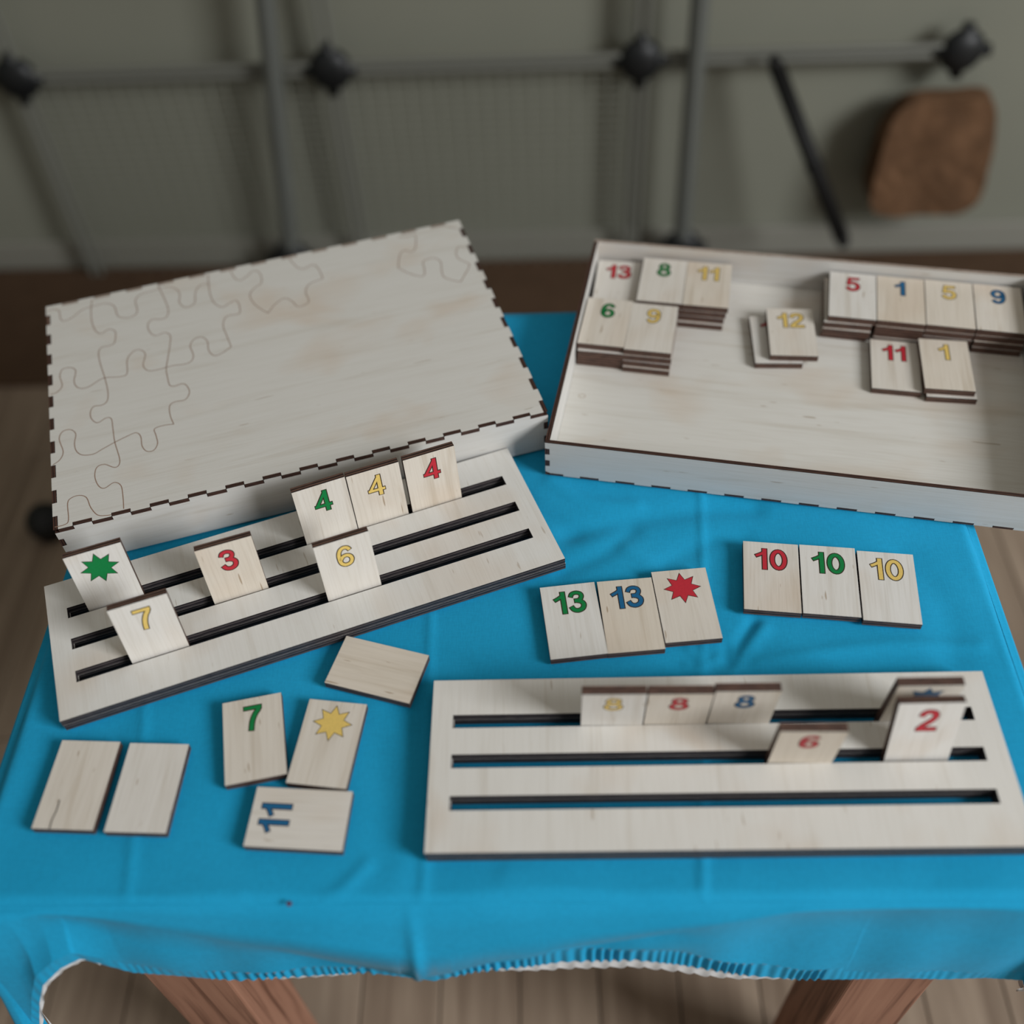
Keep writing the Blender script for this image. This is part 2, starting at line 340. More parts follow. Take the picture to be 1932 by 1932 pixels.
# ------------------------------------------------------------------ two tile racks
def ring_slab(name, L, D, holes, t, mats, z0=0):
    xs = sorted({0, L} | {h[0] for h in holes} | {h[1] for h in holes}); ys = sorted({0, D} | {h[2] for h in holes} | {h[3] for h in holes})
    solid = lambda x, y: 0 < x < L and 0 < y < D and not any(h[0] < x < h[1] and h[2] < y < h[3] for h in holes)
    V, F, mi = [], [], []; idx = {}
    def vid(i, j, k):
        key = (i, j, k)
        if key not in idx: idx[key] = len(V); V.append((xs[i], -ys[j], z0 + (t if k else 0)))
        return idx[key]
    S = lambda i, j: 0 <= i < len(xs) - 1 and 0 <= j < len(ys) - 1 and solid((xs[i] + xs[i + 1]) / 2, (ys[j] + ys[j + 1]) / 2)
    for i in range(len(xs) - 1):
        for j in range(len(ys) - 1):
            if not S(i, j): continue
            F.append((vid(i, j + 1, 1), vid(i + 1, j + 1, 1), vid(i + 1, j, 1), vid(i, j, 1))); mi.append(0)
            F.append((vid(i, j, 0), vid(i + 1, j, 0), vid(i + 1, j + 1, 0), vid(i, j + 1, 0))); mi.append(0)
            for (di, dj, a, b) in ((-1, 0, (i, j), (i, j + 1)), (1, 0, (i + 1, j + 1), (i + 1, j)), (0, -1, (i + 1, j), (i, j)), (0, 1, (i, j + 1), (i + 1, j + 1))):
                if not S(i + di, j + dj): F.append((vid(*a, 0), vid(*b, 0), vid(*b, 1), vid(*a, 1))); mi.append(1)
    return mesh(name, V, F, mats, mi)

SLOTS = [(.0105, .2641, .0201 + k * .0217, .0274 + k * .0217) for k in range(3)]
RACKS = {'R': (-.0416, .2942, -.0583), 'L': (-.2580, .3722, .3037)}
for key, lab in (('L', 'birch tile rack with three slots, slanting in front of the puzzle box'), ('R', 'birch tile rack with three slots, lying level at the front right of the cloth')):
    x, y, th = RACKS[key]
    r = empty('tile_rack', pose(x, y, .0001, th), lab, 'tile rack', 'slotted tile racks')
    hb = RACK_T / 2
    a = link('lower_board', ring_slab('lower_board', .2749, .0914, SLOTS, hb - .0001, (M['rack_face'], M['rack_edge'])), r)
    b = link('upper_board', ring_slab('upper_board', .2749, .0914, SLOTS, hb - .0001, (M['rack_face'], M['rack_edge'])), r)
    b.location.z = hb; a.location = (.0003, .0, 0)

STANDING = [   # rack, slot, along the rack, lean back, turn, number, colour, words
 ('L', 0, .0366, 8.9, -.4, 'star', 'green', 'birch tile with a green star standing in the slanting rack'),
 ('L', 2, .0542, 9.2, -.4, '7', 'yellow', 'tile with yellow 7 standing at the left end of the slanting rack'),
 ('L', 1, .1019, 8.6, -1.5, '3', 'red', 'birch tile with a red 3 standing in the slanting rack'),
 ('L', 0, .1588, 7.7, 1.0, '4', 'green', 'birch tile with a green 4 standing in the slanting rack'),
 ('L', 0, .1893, 7.2, -.2, '4', 'yellow', 'birch tile with a yellow 4 standing between the green 4 and the red 4'),
 ('L', 0, .2218, 7.0, .1, '4', 'red', 'birch tile with a red 4 standing against the puzzle box'),
 ('L', 2, .1604, 9.5, .1, '6', 'yellow', 'tile with yellow 6 standing in front of the green 4 and yellow 4'),
 ('R', 0, .0886, -7.6, -.6, '8', 'yellow', 'birch tile with a yellow 8, first of the three eights in the level rack'),
 ('R', 0, .1193, -8.2, -.6, '8', 'red', 'birch tile with a red 8, between the yellow 8 and the blue 8'),
 ('R', 0, .1501, -7.0, -.6, '8', 'blue', 'birch tile with a blue 8, last of the three eights in the level rack'),
 ('R', 1, .1763, -6.3, -1.3, '6', 'red', 'birch tile with a red 6 standing left of the red 2'),
 ('R', 1, .2315, 11.5, .3, '2', 'red', 'birch tile with a red 2 leaning back in the level rack'),
 ('R', 0, .2332, -5.0, 0, 'star', 'blue', 'birch tile with a blue star standing behind the red 2'),
]
for key, sl, u, lean, turn, tx, col, lab in STANDING:
    X, Y, th = RACKS[key]; al = math.radians(lean); dl = math.radians(turn)
    e = Vector((math.cos(th), math.sin(th), 0)); q = Vector((-math.sin(th), math.cos(th), 0))
    ee = e * math.cos(dl) + q * math.sin(dl); qq = q * math.cos(dl) - e * math.sin(dl); up = Vector((0, 0, 1))
    d = up * math.cos(al) + qq * math.sin(al); n = ee.cross(d)
    v = SLOTS[sl][3] - .0002 - (RACK_T * math.tan(al) if al > 0 else 0)
    foot_drop = TILE_T * abs(math.sin(al)) if al > 0 else 0
    l = TILE_H - RACK_T / math.cos(al)
    face = Vector((X, Y, RACK_T)) + e * u - q * v + d * (l - TILE_H / 2)     # centre of the printed face
    c = face - n * TILE_T
    low = c.z - TILE_H / 2 * math.cos(al) - (0 if al <= 0 else 0)
    lowest = min((c + d * (-TILE_H / 2) + n * k).z for k in (0, TILE_T))
    if lowest < .0002: c = c + up * (.0002 - lowest)
    m = Matrix(((ee.x, d.x, n.x, c.x), (ee.y, d.y, n.y, c.y), (ee.z, d.z, n.z, c.z + OFF), (0, 0, 0, 1)))
    tile(m, tx, col, lab, 'tiles standing in the racks')

# ------------------------------------------------------------------ finger-jointed boxes
def castle(length, n, first, hi, lo, kerf=0.0):
    """points (s, depth) along one jointed edge of n fingers; fingers start proud (hi) when first"""
    out = []
    for k in range(n):
        a, b = length * k / n, length * (k + 1) / n; dpt = hi if (k % 2 == 0) == first else lo
        k1 = kerf if dpt == hi else -kerf                          # fingers a saw's width narrower than their notches
        out += [(a + (k1 if k else 0), dpt), (b - (k1 if k < n - 1 else 0), dpt)]
    return out

def jointed_box(root, L, D, H, face_panel, face_wall, nL=27, nD=20, panel_at_top=True, t=None):
    t = t or BOX_T; g = .00015; tp = t if panel_at_top else .0016; nV = 5
    # ---- panel outline: front (tabs first), right (notch at the front corner), back, left
    P = []
    fr = castle(L, nL, True, 0, t); rt = castle(D, nD, False, 0, t)
    P += [(max(s, t) if d == 0 and s < t else s, d) for s, d in fr]
    P[0] = (t, 0); P[-1] = (L - t, 0) if rt[0][1] == t else (L, 0)
    right = [(L - d, s) for s, d in rt]; right[0] = (L - t, 0)
    P += right[1:]
    back = [(s, D - d) for s, d in fr][::-1]
    P += back[1:]
    left = [(d, s) for s, d in rt][::-1]
    P += left[1:-1]
    # drop doubles
    Q = [P[0]]
    for p in P[1:]:
        if (Vector(p) - Vector(Q[-1])).length > 1e-6: Q.append(p)
    if (Vector(Q[0]) - Vector(Q[-1])).length < 1e-6: Q.pop()
    pm = slab('panel', Q, tp, (face_panel, M['box_edge']))
    po = link('top_panel' if panel_at_top else 'bottom_panel', pm, root); po.location.z = H - t if panel_at_top else 0
    if not panel_at_top:
        fb = link('floor_board', slab('floor_board', [(t + g, t + g), (L - t - g, t + g), (L - t - g, D - t - g), (t + g, D - t - g)], t - tp, (face_panel, M['box_edge'])), root); fb.location.z = tp
    # ---- walls, drawn with the jointed edge at w = H
    def wallpts(length, n, first_notch, owns):
        # owns(k): True when this wall keeps the vertical corner segment k (0 lowest .. nV highest)
        zs = [(H - t) * k / nV for k in range(nV + 1)] + [H]
        pts = []
        top = castle(length, n, first_notch, H - g, H - tp - g, .00032)      # proud where the panel is notched
        inset = lambda k: g if owns(k) else t + g
        for k in range(nV): pts += [(length - inset(k), zs[k]), (length - inset(k), zs[k + 1] - g)]
        lt = [(min(max(s, inset(nV)), length - inset(nV)), w) for s, w in top]
        pts += lt[::-1]
        for k in reversed(range(nV)): pts += [(inset(k), zs[k + 1] - g), (inset(k), zs[k])]
        out = [pts[0]]
        for p in pts[1:]:
            if (Vector(p) - Vector(out[-1])).length > 1e-6: out.append(p)
        return out
    side_owns = lambda k: k == nV or k % 2 == 1
    front_owns = lambda k: not side_owns(k)
    fl = (lambda w: w) if panel_at_top else (lambda w: H - w)
    fw = wallpts(L, nL, False, front_owns)
    sw = wallpts(D, nD, True, side_owns)
    if not panel_at_top:
        fw = [(s, fl(w)) for s, w in fw][::-1]; sw = [(s, fl(w)) for s, w in sw][::-1]
    me = slab('long_wall', fw, t, (face_wall, M['box_edge'])); ms = slab('short_wall', sw, t, (face_wall, M['box_edge']))
    rx = Matrix.Rotation(math.pi / 2, 4, 'X')                       # local y -> up, local z -> -y
    a = link('front_wall', me, root); a.matrix_local = Matrix.Translation((0, t, 0)) @ rx
    me2 = me.copy(); me2.materials[1] = M['pale_edge']
    b = link('back_wall', me2, root); b.matrix_local = Matrix.Translation((0, D, 0)) @ rx
    rz = Matrix.Rotation(math.pi / 2, 4, 'Z') @ rx                  # local x -> +y, local z -> +x
    c = link('left_wall', ms, root); c.matrix_local = Matrix.Translation((0, 0, 0)) @ rz
    d = link('right_wall', ms, root); d.matrix_local = Matrix.Translation((L - t, 0, 0)) @ rz
    return po

lid = empty('puzzle_box_lid', pose(-.2497, .3940, .0001, .2361), 'closed birch box with jigsaw lines engraved on its top and finger-jointed edges', 'box')
jointed_box(lid, .2874, .2050, .0309, M['box_face'], M['wall_face'])
for PL in PUZZLE:
    V, F = [], []
    stroke(V, F, catmull([(x / 1000, y / 1000) for x, y in PL], 4), .00055, .0)
    V = [(min(max(x, .001), .2864), min(max(y, .001), .204), z) for x, y, z in V]
    pl = link('jigsaw_line', mesh('jigsaw_line', V, F, (M['engrave'],)), lid); pl.location.z = .0309 + .00004

TRAY = dict(x=.0260, y=.4393, th=-.2513, L=.2880, D=.1994, H=.0272)
tray = empty('tile_tray', pose(TRAY['x'], TRAY['y'], .0001, TRAY['th']), 'open birch tray with finger-jointed walls holding stacks of tiles', 'tray')
jointed_box(tray, TRAY['L'], TRAY['D'], TRAY['H'], M['tray_face'], M['wall_face'], panel_at_top=False)
V, F = [], []
stroke(V, F, ell(0, 0, .0021, .0017, 20), .0003, 0, True)
kn = link('engraved_ring', mesh('engraved_ring', V, F, (plain('ring_line', (168, 140, 108), .7),)), tray)
kn.location = (.0117, .0677, BOX_T + .00005)

# ------------------------------------------------------------------ tiles stacked in the tray (tray coordinates, mm)
STACKS = [   # top u, v, turn, height in tiles, number, colour, words of the top tile, offsets of lower tiles (topmost first)
 (20.3, 168.6, 2.6, 3, '13', 'red', 'the red 13', [(.3, -.5, .3), (-.2, .3, .6)]),
 (50.8, 169.3, .4, 4, '8', 'green', 'the green 8', [(.4, -.4, .3), (-.2, .2, -.4), (.1, -.6, .2)]),
 (81.1, 169.4, .6, 4, '11', 'yellow', 'the yellow 11', [(-1.0, -.2, 0), (-1.6, -.4, -.4), (-1.9, -2.0, -.5)]),
 (18.9, 121.0, -.3, 4, '6', 'green', 'the green 6', [(.3, -2.0, 1.0), (.1, -1.4, .3), (0, -1.2, -.3)]),
 (49.0, 119.6, 0, 4, '9', 'yellow', 'the yellow 9', [(.4, -.4, .2), (0, -.8, -.2), (.2, -1.9, -.4)]),
 (138.8, 139.2, 6.2, 1, '12', 'yellow', 'the yellow 12', []),
 (175.7, 171.4, -.5, 4, '5', 'red', 'the red 5', [(-2.4, -1.0, 1.2), (-2.2, -2.2, .2), (-2.8, -1.0, -.6)]),
 (206.3, 171.4, -.6, 4, '1', 'blue', 'the blue 1', [(.2, -.5, -.3), (-.1, -.2, .4), (.3, -.9, 0)]),
 (236.9, 171.5, -.7, 4, '5', 'yellow', 'the yellow 5', [(.1, -.3, .2), (-.2, -.6, 0), (.1, -.2, -.2)]),
 (267.6, 171.4, -.5, 4, '9', 'blue', 'the blue 9', [(.2, -.3, -.2), (.5, -1.2, .1), (.3, -1.6, .2)]),
 (204.6, 121.6, .8, 1, '11', 'red', 'the red 11', []),
 (234.6, 121.9, 2.9, 2, '1', 'yellow', 'the yellow 1', [(1.6, -2.3, .9)]),
]
PLACE = {('13', 'red'): 'in the back left corner of the tray', ('8', 'green'): 'between the red 13 and the yellow 11', ('11', 'yellow'): 'beside the green 8 in the tray',
 ('6', 'green'): 'at the left wall of the tray', ('9', 'yellow'): 'beside the green 6 in the tray', ('5', 'red'): 'left of the blue 1 in the tray',
 ('1', 'blue'): 'beside the red 5 in the tray', ('5', 'yellow'): 'between the blue 1 and the blue 9', ('9', 'blue'): 'in the back right corner of the tray', ('1', 'yellow'): 'beside the lone red 11 in the tray'}
ORD = ['second', 'third', 'bottom']
e = Vector((math.cos(TRAY['th']), math.sin(TRAY['th']), 0)); q = Vector((-math.sin(TRAY['th']), math.cos(TRAY['th']), 0))
def in_tray(u, v, k, turn):
    p = Vector((TRAY['x'], TRAY['y'], 0)) + e * u / 1000 + q * v / 1000
    return pose(p.x, p.y, BOX_T + .0002 + k * (TILE_T + .00008), TRAY['th'] + math.radians(turn))
where = {'13': 'in the back left corner of the tray'}
tile(in_tray(129.2, 135.4, 0, 8.1), '12', 'red', 'birch tile with a red number, half covered by the yellow 12', 'tiles in the tray')
for u, v, tn, h, tx, col, words, low in STACKS:
    k0 = h - 1 if tx != '12' else 1
    what = f'tile with {col} {tx} ' + ('topping its stack ' + PLACE[(tx, col)] if h > 1 else ('lying over the red-numbered tile in the tray' if tx == '12' else 'lying alone in the tray'))
    tile(in_tray(u, v, k0, tn), tx, col, what, 'tiles in the tray')
    for i, (du, dv, dt) in enumerate(low):
        nm = 'bottom' if i == len(low) - 1 else ORD[i]
        tile(in_tray(u + du, v + dv, h - 2 - i, tn + dt), '', '', f'birch tile, {nm} one in the stack under {words}', 'tiles stacked in the tray', 'stacked_tile')

# ------------------------------------------------------------------ little table and its blue cloth
TE = Vector((-.263, .1985, 0)); ta = math.radians(-3.6)
te = Vector((math.cos(ta), math.sin(ta), 0)); tq = Vector((-math.sin(ta), math.cos(ta), 0))
TU, TV = .513, .412

def oak(name, dark=(96, 58, 38), pale=(150, 100, 68)):
    m, nt, b = new_mat(name, .45, .4); L = nt.links
    v, _, _ = obj_coord(nt, (160, 160, 7)); n = N(nt, 'ShaderNodeTexNoise', Scale=1.0, Detail=4.0, Distortion=.5); L.new(v, n.inputs['Vector'])
    L.new(ramp(nt, n.outputs['Fac'], [(.33, lin(dark)), (.5, lin(pale)), (.8, lin((166, 124, 102)))]), b.inputs['Base Color']); return m
M['oak'] = oak('brown_table_wood', (106, 70, 54), (150, 108, 88))
tbl = empty('small_table', pose(TE.x, TE.y, -OFF, ta), 'low brown wooden table under the blue cloth', 'table')
top = link('tabletop', box_mesh('tabletop', (TU - .012, TV - .012, .018), M['oak'], .002, (TU / 2, TV / 2, OFF - .0080 - .009)), tbl)
for (u, v) in ((.0475, .006), (.434, .006), (.0475, TV - .055), (.434, TV - .055)):
    lg = link('leg', box_mesh('leg', (.045, .045, OFF - .0268), M['oak'], .0015, (0, 0, (OFF - .0268) / 2)), tbl); lg.location = (u + .0225, v + .0225, 0)
for (u, v, sx, sy) in ((TU / 2, .030, .34, .018), (TU / 2, TV - .034, .34, .018), (.070, TV / 2, .018, .30), (.456, TV / 2, .018, .30)):
    ap = link('apron', box_mesh('apron', (sx, sy, .05), M['oak'], .001, (0, 0, 0)), tbl); ap.location = (u, v, OFF - .053)

def cloth_mat():
    m, nt, b = new_mat('blue_cotton', .85, .15); L = nt.links
    tc = nt.nodes.new('ShaderNodeTexCoord')
    n = N(nt, 'ShaderNodeTexNoise', Scale=14.0, Detail=4.0); L.new(tc.outputs['Object'], n.inputs['Vector'])
    base = ramp(nt, n.outputs['Fac'], [(.3, CLOTH_A), (.7, CLOTH_B)])
    w1 = N(nt, 'ShaderNodeTexNoise', Scale=1.0, Detail=1.0); w2 = N(nt, 'ShaderNodeTexNoise', Scale=1.0, Detail=1.0)
    for w, s in ((w1, (2600, 260, 260)), (w2, (260, 2600, 260))):
        mp = N(nt, 'ShaderNodeVectorMath', operation='MULTIPLY'); mp.inputs[1].default_value = s; L.new(tc.outputs['Object'], mp.inputs[0]); L.new(mp.outputs[0], w.inputs['Vector'])
    ad = N(nt, 'ShaderNodeMath', operation='ADD'); L.new(w1.outputs['Fac'], ad.inputs[0]); L.new(w2.outputs['Fac'], ad.inputs[1])
    th = ramp(nt, ad.outputs[0], [(.35, (.93, .93, .93, 1)), (.65, (1, 1, 1, 1))])
    hf = N(nt, 'ShaderNodeMath', operation='MULTIPLY'); hf.inputs[1].default_value = .5; L.new(ad.outputs[0], hf.inputs[0])
    th = ramp(nt, hf.outputs[0], [(.38, (.90, .90, .90, 1)), (.6, (1, 1, 1, 1))])
    L.new(mixc(nt, base, th, 1.0, 'MULTIPLY'), b.inputs['Base Color'])
    b.inputs['Sheen Weight'].default_value = .06; b.inputs['Sheen Roughness'].default_value = .4
    bp = N(nt, 'ShaderNodeBump', Strength=.25, Distance=.0003); L.new(hf.outputs[0], bp.inputs['Height']); L.new(bp.outputs[0], b.inputs['Normal'])
    return m
M['cloth'] = cloth_mat()
M['lace'] = plain('white_lace', (226, 228, 230), .8, .2, (1500, .18))

segs = []
for pts, amp, w in CREASES:
    P = catmull([(x / 1000, y / 1000) for x, y in pts], 5) if len(pts) > 2 else [(x / 1000, y / 1000) for x, y in pts]
    P = np.array(P); segs.append((P[:-1], P[1:], amp * (1.8 if w > 3 else 1.2) / 1000, w / 1000))
def cloth_height(X, Y):
    h = np.zeros_like(X)
    for A, B, amp, w in segs:
        best = np.full_like(X, 1e9)
        for a, b in zip(A, B):
            d = b - a; l2 = d @ d + 1e-12
            t = np.clip(((X - a[0]) * d[0] + (Y - a[1]) * d[1]) / l2, 0, 1)
            best = np.minimum(best, np.hypot(X - a[0] - t * d[0], Y - a[1] - t * d[1]))
        h += amp * np.exp(-(best / w) ** 2)
    h += .0007 * np.sin(X * 31 + Y * 17 + 1) * np.sin(Y * 27 - X * 9) + .0004 * np.sin(X * 71 - Y * 23) * np.sin(Y * 63 + X * 19 + 2)
    return h
nu, nv = 260, 208
us = np.linspace(0, TU, nu); vs = np.linspace(0, TV, nv); UU, VV = np.meshgrid(us, vs)
WX = TE.x + te.x * UU + tq.x * VV; WY = TE.y + te.y * UU + tq.y * VV
HH = cloth_height(WX, WY)
flat = np.minimum(np.minimum(UU, TU - UU), np.minimum(VV, TV - VV)); HH = np.clip(HH * np.clip(flat / .006, .35, 1) - .0016, -.0055, -.0001)
HH -= .0026 * np.clip(1 - flat / .004, 0, 1) ** 2
V = np.stack([UU.ravel(), VV.ravel(), HH.ravel()], 1).tolist()
F = [(j * nu + i, j * nu + i + 1, (j + 1) * nu + i + 1, (j + 1) * nu + i) for j in range(nv - 1) for i in range(nu - 1)]

def interp(tab, x, c=1):
    tab = sorted(tab); xs = [r[0] for r in tab]
    return float(np.interp(x, xs, [r[c] for r in tab]))
def rest(x):     # smooth wander along the rim
    return .0008 * math.sin(x * 90) + .0005 * math.sin(x * 230 + 1)

# stations round the rim: (corner-or-edge point, outward normal, ridge out, ridge z, hem out, hem z, lace drop, lace tuck)
ST = []
def add(pu, pv, nx, ny, ro, rz, ho, hz, lace, tuck, s): ST.append((pu, pv, nx, ny, ro, rz, ho, hz, lace, tuck, s))
s = 0
NF = 1100
def smooth(tab, x, w=.014): return sum(interp(tab, x + d * w) for d in (-1, -.5, 0, .5, 1)) / 5
HEMX = [(0, -.118), (.012, -.085), (.022, -.062), (.034, -.050), (.0435, -.0466)] + [(a / 1000, b / 1000) for a, b, c in HEM[1:]]
HOX = [(0, .022), (.022, .018), (.045, .010)] + [(a / 1000, c / 1000) for a, b, c in HEM[1:]]
for i in range(NF + 1):                                       # front, left to right
    u = TU * i / NF
    ro = smooth([(a / 1000, c / 1000) for a, b, c in RIDGE] + [(0, .006), (.6, .004)], u)
    rz = smooth([(a / 1000, min(b / 1000, -.0042)) for a, b, c in RIDGE] + [(0, -.0042)], u)
    hz = interp(HEMX, u); ho = interp(HOX, u)
    lace = .0145 * max(0, min(1, (u - .235) / .04, (.402 - u) / .05)) + .005 * max(0, min(1, (u - .125) / .01, (.180 - u) / .012)) + (.005 if u < .05 else 0)
    tuck = 0 if lace > .001 else .004
    add(u, 0, 0, -1, ro, rz, ho, hz, max(lace, .002), tuck, u)
for i in range(1, 24):                                        # front right corner
    a = i / 24 * math.pi / 2; k = i / 24
    add(TU, 0, math.sin(a), -math.cos(a), .004 + .004 * k, -.004, .010 + .008 * math.sin(a * 2), -.0845 - .05 * k, .002, .004, TU + k * .02)
for i in range(160):                                          # right side
    k = i / 160
    add(TU, TV * k, 1, 0, .005, -.006, .010 + .003 * math.sin(k * 30), -.13 - .02 * math.sin(k * 9), .004, .0, TU + .02 + TV * k)
for i in range(24):
    a = i / 24 * math.pi / 2
    add(TU, TV, math.cos(a), math.sin(a), .005, -.006, .012, -.14, .004, 0, 1 + i / 24 * .02)
for i in range(200):
    k = i / 200
    add(TU * (1 - k), TV, 0, 1, .005, -.006, .010 + .003 * math.sin(k * 40), -.13 - .02 * math.sin(k * 9), .004, 0, 1.02 + TU * k)
for i in range(24):
    a = i / 24 * math.pi / 2
    add(0, TV, -math.sin(a), math.cos(a), .005, -.006, .012, -.14, .004, 0, 1.6 + i / 24 * .02)
for i in range(160):
    k = i / 160
    add(0, TV * (1 - k), -1, 0, .005, -.006, .012 + .004 * k, -.075 - .03 * k, .0045, 0, 1.62 + TV * k)
for i in range(24):                                           # front left corner: the longer hanging tip
    k = i / 24; a = k * math.pi / 2
    add(0, 0, -math.cos(a), -math.sin(a), .006, -.004, .016 + .010 * math.sin(a), -.105 - .075 * math.sin(math.pi * min(k * 1.25, 1)) ** 1.0 - .013 * k, .0045, 0, 2.05 + k * .03)
nS = len(ST)
GV, GF, LV, LF = [], [], [], []
NR = 9; NG = 4; NL = 4
b0 = len(V)
for (pu, pv, nx, ny, ro, rz, ho, hz, lace, tuck, s) in ST:
    ro += .0024 * math.exp(-((s - .2085) / .0035) ** 2)
    prof = [(0, -.0040), (.0016, -.0048)]
    for k in range(1, 4): t = k / 3; prof.append((.0016 + (ro - .0016) * t, -.0048 + (min(rz, -.0054) + .0048) * t))
    zt = hz + (.017 if .2 < s < .42 else .011)
    for k in range(1, 5):
        t = k / 4; bulge = .0030 * math.sin(s * 52 + t * 3.5 + 1.2 * math.sin(s * 21)) * math.sin(math.pi * t) + .0008 * math.sin(s * 140 + 2) * t
        under = (0, -.0045, -.0030, -.0008, 0)[k] * min(1, abs(rz - zt) / .03, ro / .008)
        prof.append((ro + (ho - ro) * t + bulge + under, prof[4][1] + (zt - prof[4][1]) * (t, .10, .45, .75, 1)[k]))
    for (o, z) in prof: V.append((pu + nx * o, pv + ny * o, z))
    pl_ = math.sin(s * 2 * math.pi / .0046 + 2.6 * math.sin(s * 75) + 1.7 * math.sin(s * 190)) * (.75 + .35 * math.sin(s * 110)) * (.18 + .82 * (1 if (.215 < s < .41 or .10 < s < .185 or s > 2) else 0)); o0, z0 = prof[-1]
    for k in range(NG):
        t = k / (NG - 1); o = o0 + (ho - o0) * t + .0010 * pl_ * (.15 + .85 * math.sin(math.pi * min(t * .7 + .1, 1)))
        GV.append((pu + nx * o, pv + ny * o, z0 + (hz - z0) * t))
    sc = abs(math.sin(s * math.pi / .0086))
    for k in range(NL):
        t = k / (NL - 1); o = ho - tuck - .0008 + .0005 * math.sin(s * 2 * math.pi / .0086 + t * 2.2) * t
        LV.append((pu + nx * o, pv + ny * o, hz + .0015 - (lace * (.62 + .38 * sc) + .0015) * t))
for i in range(nS):
    j = (i + 1) % nS
    for k in range(NR - 1): F.append((b0 + i * NR + k, b0 + i * NR + k + 1, b0 + j * NR + k + 1, b0 + j * NR + k))
    for k in range(NG - 1): GF.append((i * NG + k, i * NG + k + 1, j * NG + k + 1, j * NG + k))
    for k in range(NL - 1): LF.append((i * NL + k, i * NL + k + 1, j * NL + k + 1, j * NL + k))
cl = empty('tablecloth', pose(TE.x, TE.y, 0, ta), 'bright blue cotton cloth with creases and a gathered hem, covering the small table', 'tablecloth')
fabric = link('fabric', mesh('fabric', V, F, (M['cloth'],), smooth=True), cl)
link('gathered_hem', mesh('gathered_hem', GV, GF, (M['cloth'],), smooth=True), cl)
link('lace_trim', mesh('lace_trim', LV, LF, (M['lace'],), smooth=True), cl)['label'] = 'white scalloped lace edging'
bm = bmesh.new(); bmesh.ops.create_icosphere(bm, subdivisions=2, radius=.0013)
for v in bm.verts: v.co *= 1 + .25 * math.sin(v.co.x * 4000 + v.co.y * 3000)
me = bpy.data.meshes.new('lint_speck'); bm.to_mesh(me); bm.free(); me.materials.append(plain('dark_red_lint', (92, 40, 62), .9))
sp = link('lint_speck', me); sp.location = (-.1094, .188, OFF - .0010); sp.scale = (1, .9, .6); tag(sp, 'tiny dark red speck of lint near the front edge of the cloth', 'lint')

# ------------------------------------------------------------------ floor, back wall
def laminate():
    m, nt, b = new_mat('beech_laminate', .42, .4); L = nt.links
    v, rnd, _ = obj_coord(nt, (70, 5, 1)); n = N(nt, 'ShaderNodeTexNoise', Scale=1.0, Detail=4.0, Distortion=.4); L.new(v, n.inputs['Vector'])
    c1 = ramp(nt, n.outputs['Fac'], [(.3, lin(FLOOR_D)), (.7, lin(FLOOR_L))])
    wh = N(nt, 'ShaderNodeTexWhiteNoise', noise_dimensions='1D'); L.new(rnd, wh.inputs['W'])
    t = ramp(nt, wh.outputs['Value'], [(0, (.84, .83, .82, 1)), (1, (1, 1, 1, 1))])
    L.new(mixc(nt, c1, t, 1.0, 'MULTIPLY'), b.inputs['Base Color']); return m
M['floor'] = laminate()
fa = math.radians(-3.0)
floor = empty('floor', Matrix.Translation((0, 0, 0)) @ Matrix.Rotation(fa, 4, 'Z')); floor['kind'] = 'structure'
sub = link('subfloor', box_mesh('subfloor', (4.0, 3.4, .02), plain('floor_joint', (104, 88, 74), .8), 0, (0, .9, -.021)), floor)
PW, PL_ = .0655, .62
pm = box_mesh('floor_plank', (PW - .0012, PL_ - .0014, .012), M['floor'], .0008, (0, 0, -.006))
for i in range(-27, 25):
    for j in range(-1, 4):
        p = link('floor_plank', pm, floor); p.location = (i * PW + .004, j * PL_ + (i * .377 % 1) * PL_ - .4, 0)
WALL0, WS = 1.275, -.077
wa = math.atan(WS)
M['wall'] = plain('painted_wall', WALLC, .9, .1, (6, .06))
wall = link('wall_back', box_mesh('wall_back', (4.2, .08, 2.3), M['wall'], 0, (0, .04, 1.15))); wall.matrix_world = Matrix.Translation((0, WALL0, 0)) @ Matrix.Rotation(wa, 4, 'Z'); wall['kind'] = 'structure'
wl = link('wall_left', box_mesh('wall_left', (.08, 3.6, 2.3), M['wall'], 0, (-.04, -.35, 1.15))); wl.matrix_world = Matrix.Translation((-1.8, WALL0 + .08, 0)); wl['kind'] = 'structure'
bb = link('baseboard_back', box_mesh('baseboard_back', (4.2, .012, .045), plain('skirting_paint', (134, 133, 124), .6), .002, (0, -.006, .0225))); bb.matrix_world = wall.matrix_world.copy(); bb['kind'] = 'structure'

mt = link('floor_shade_strip', box_mesh('floor_shade_strip', (2.6, .24, .008), plain('floor_shade_brown', (84, 66, 52), .95, .05, (40, .15)), .003, (0, 0, .004)))  # added dark strip: shade on the floor by the wall, put into colour
mt.matrix_world = Matrix.Translation((0, WALL0 - .138, .0005)) @ Matrix.Rotation(wa, 4, 'Z'); tag(mt, 'dark brown strip added on the floor along the back wall for its shade', 'mat')
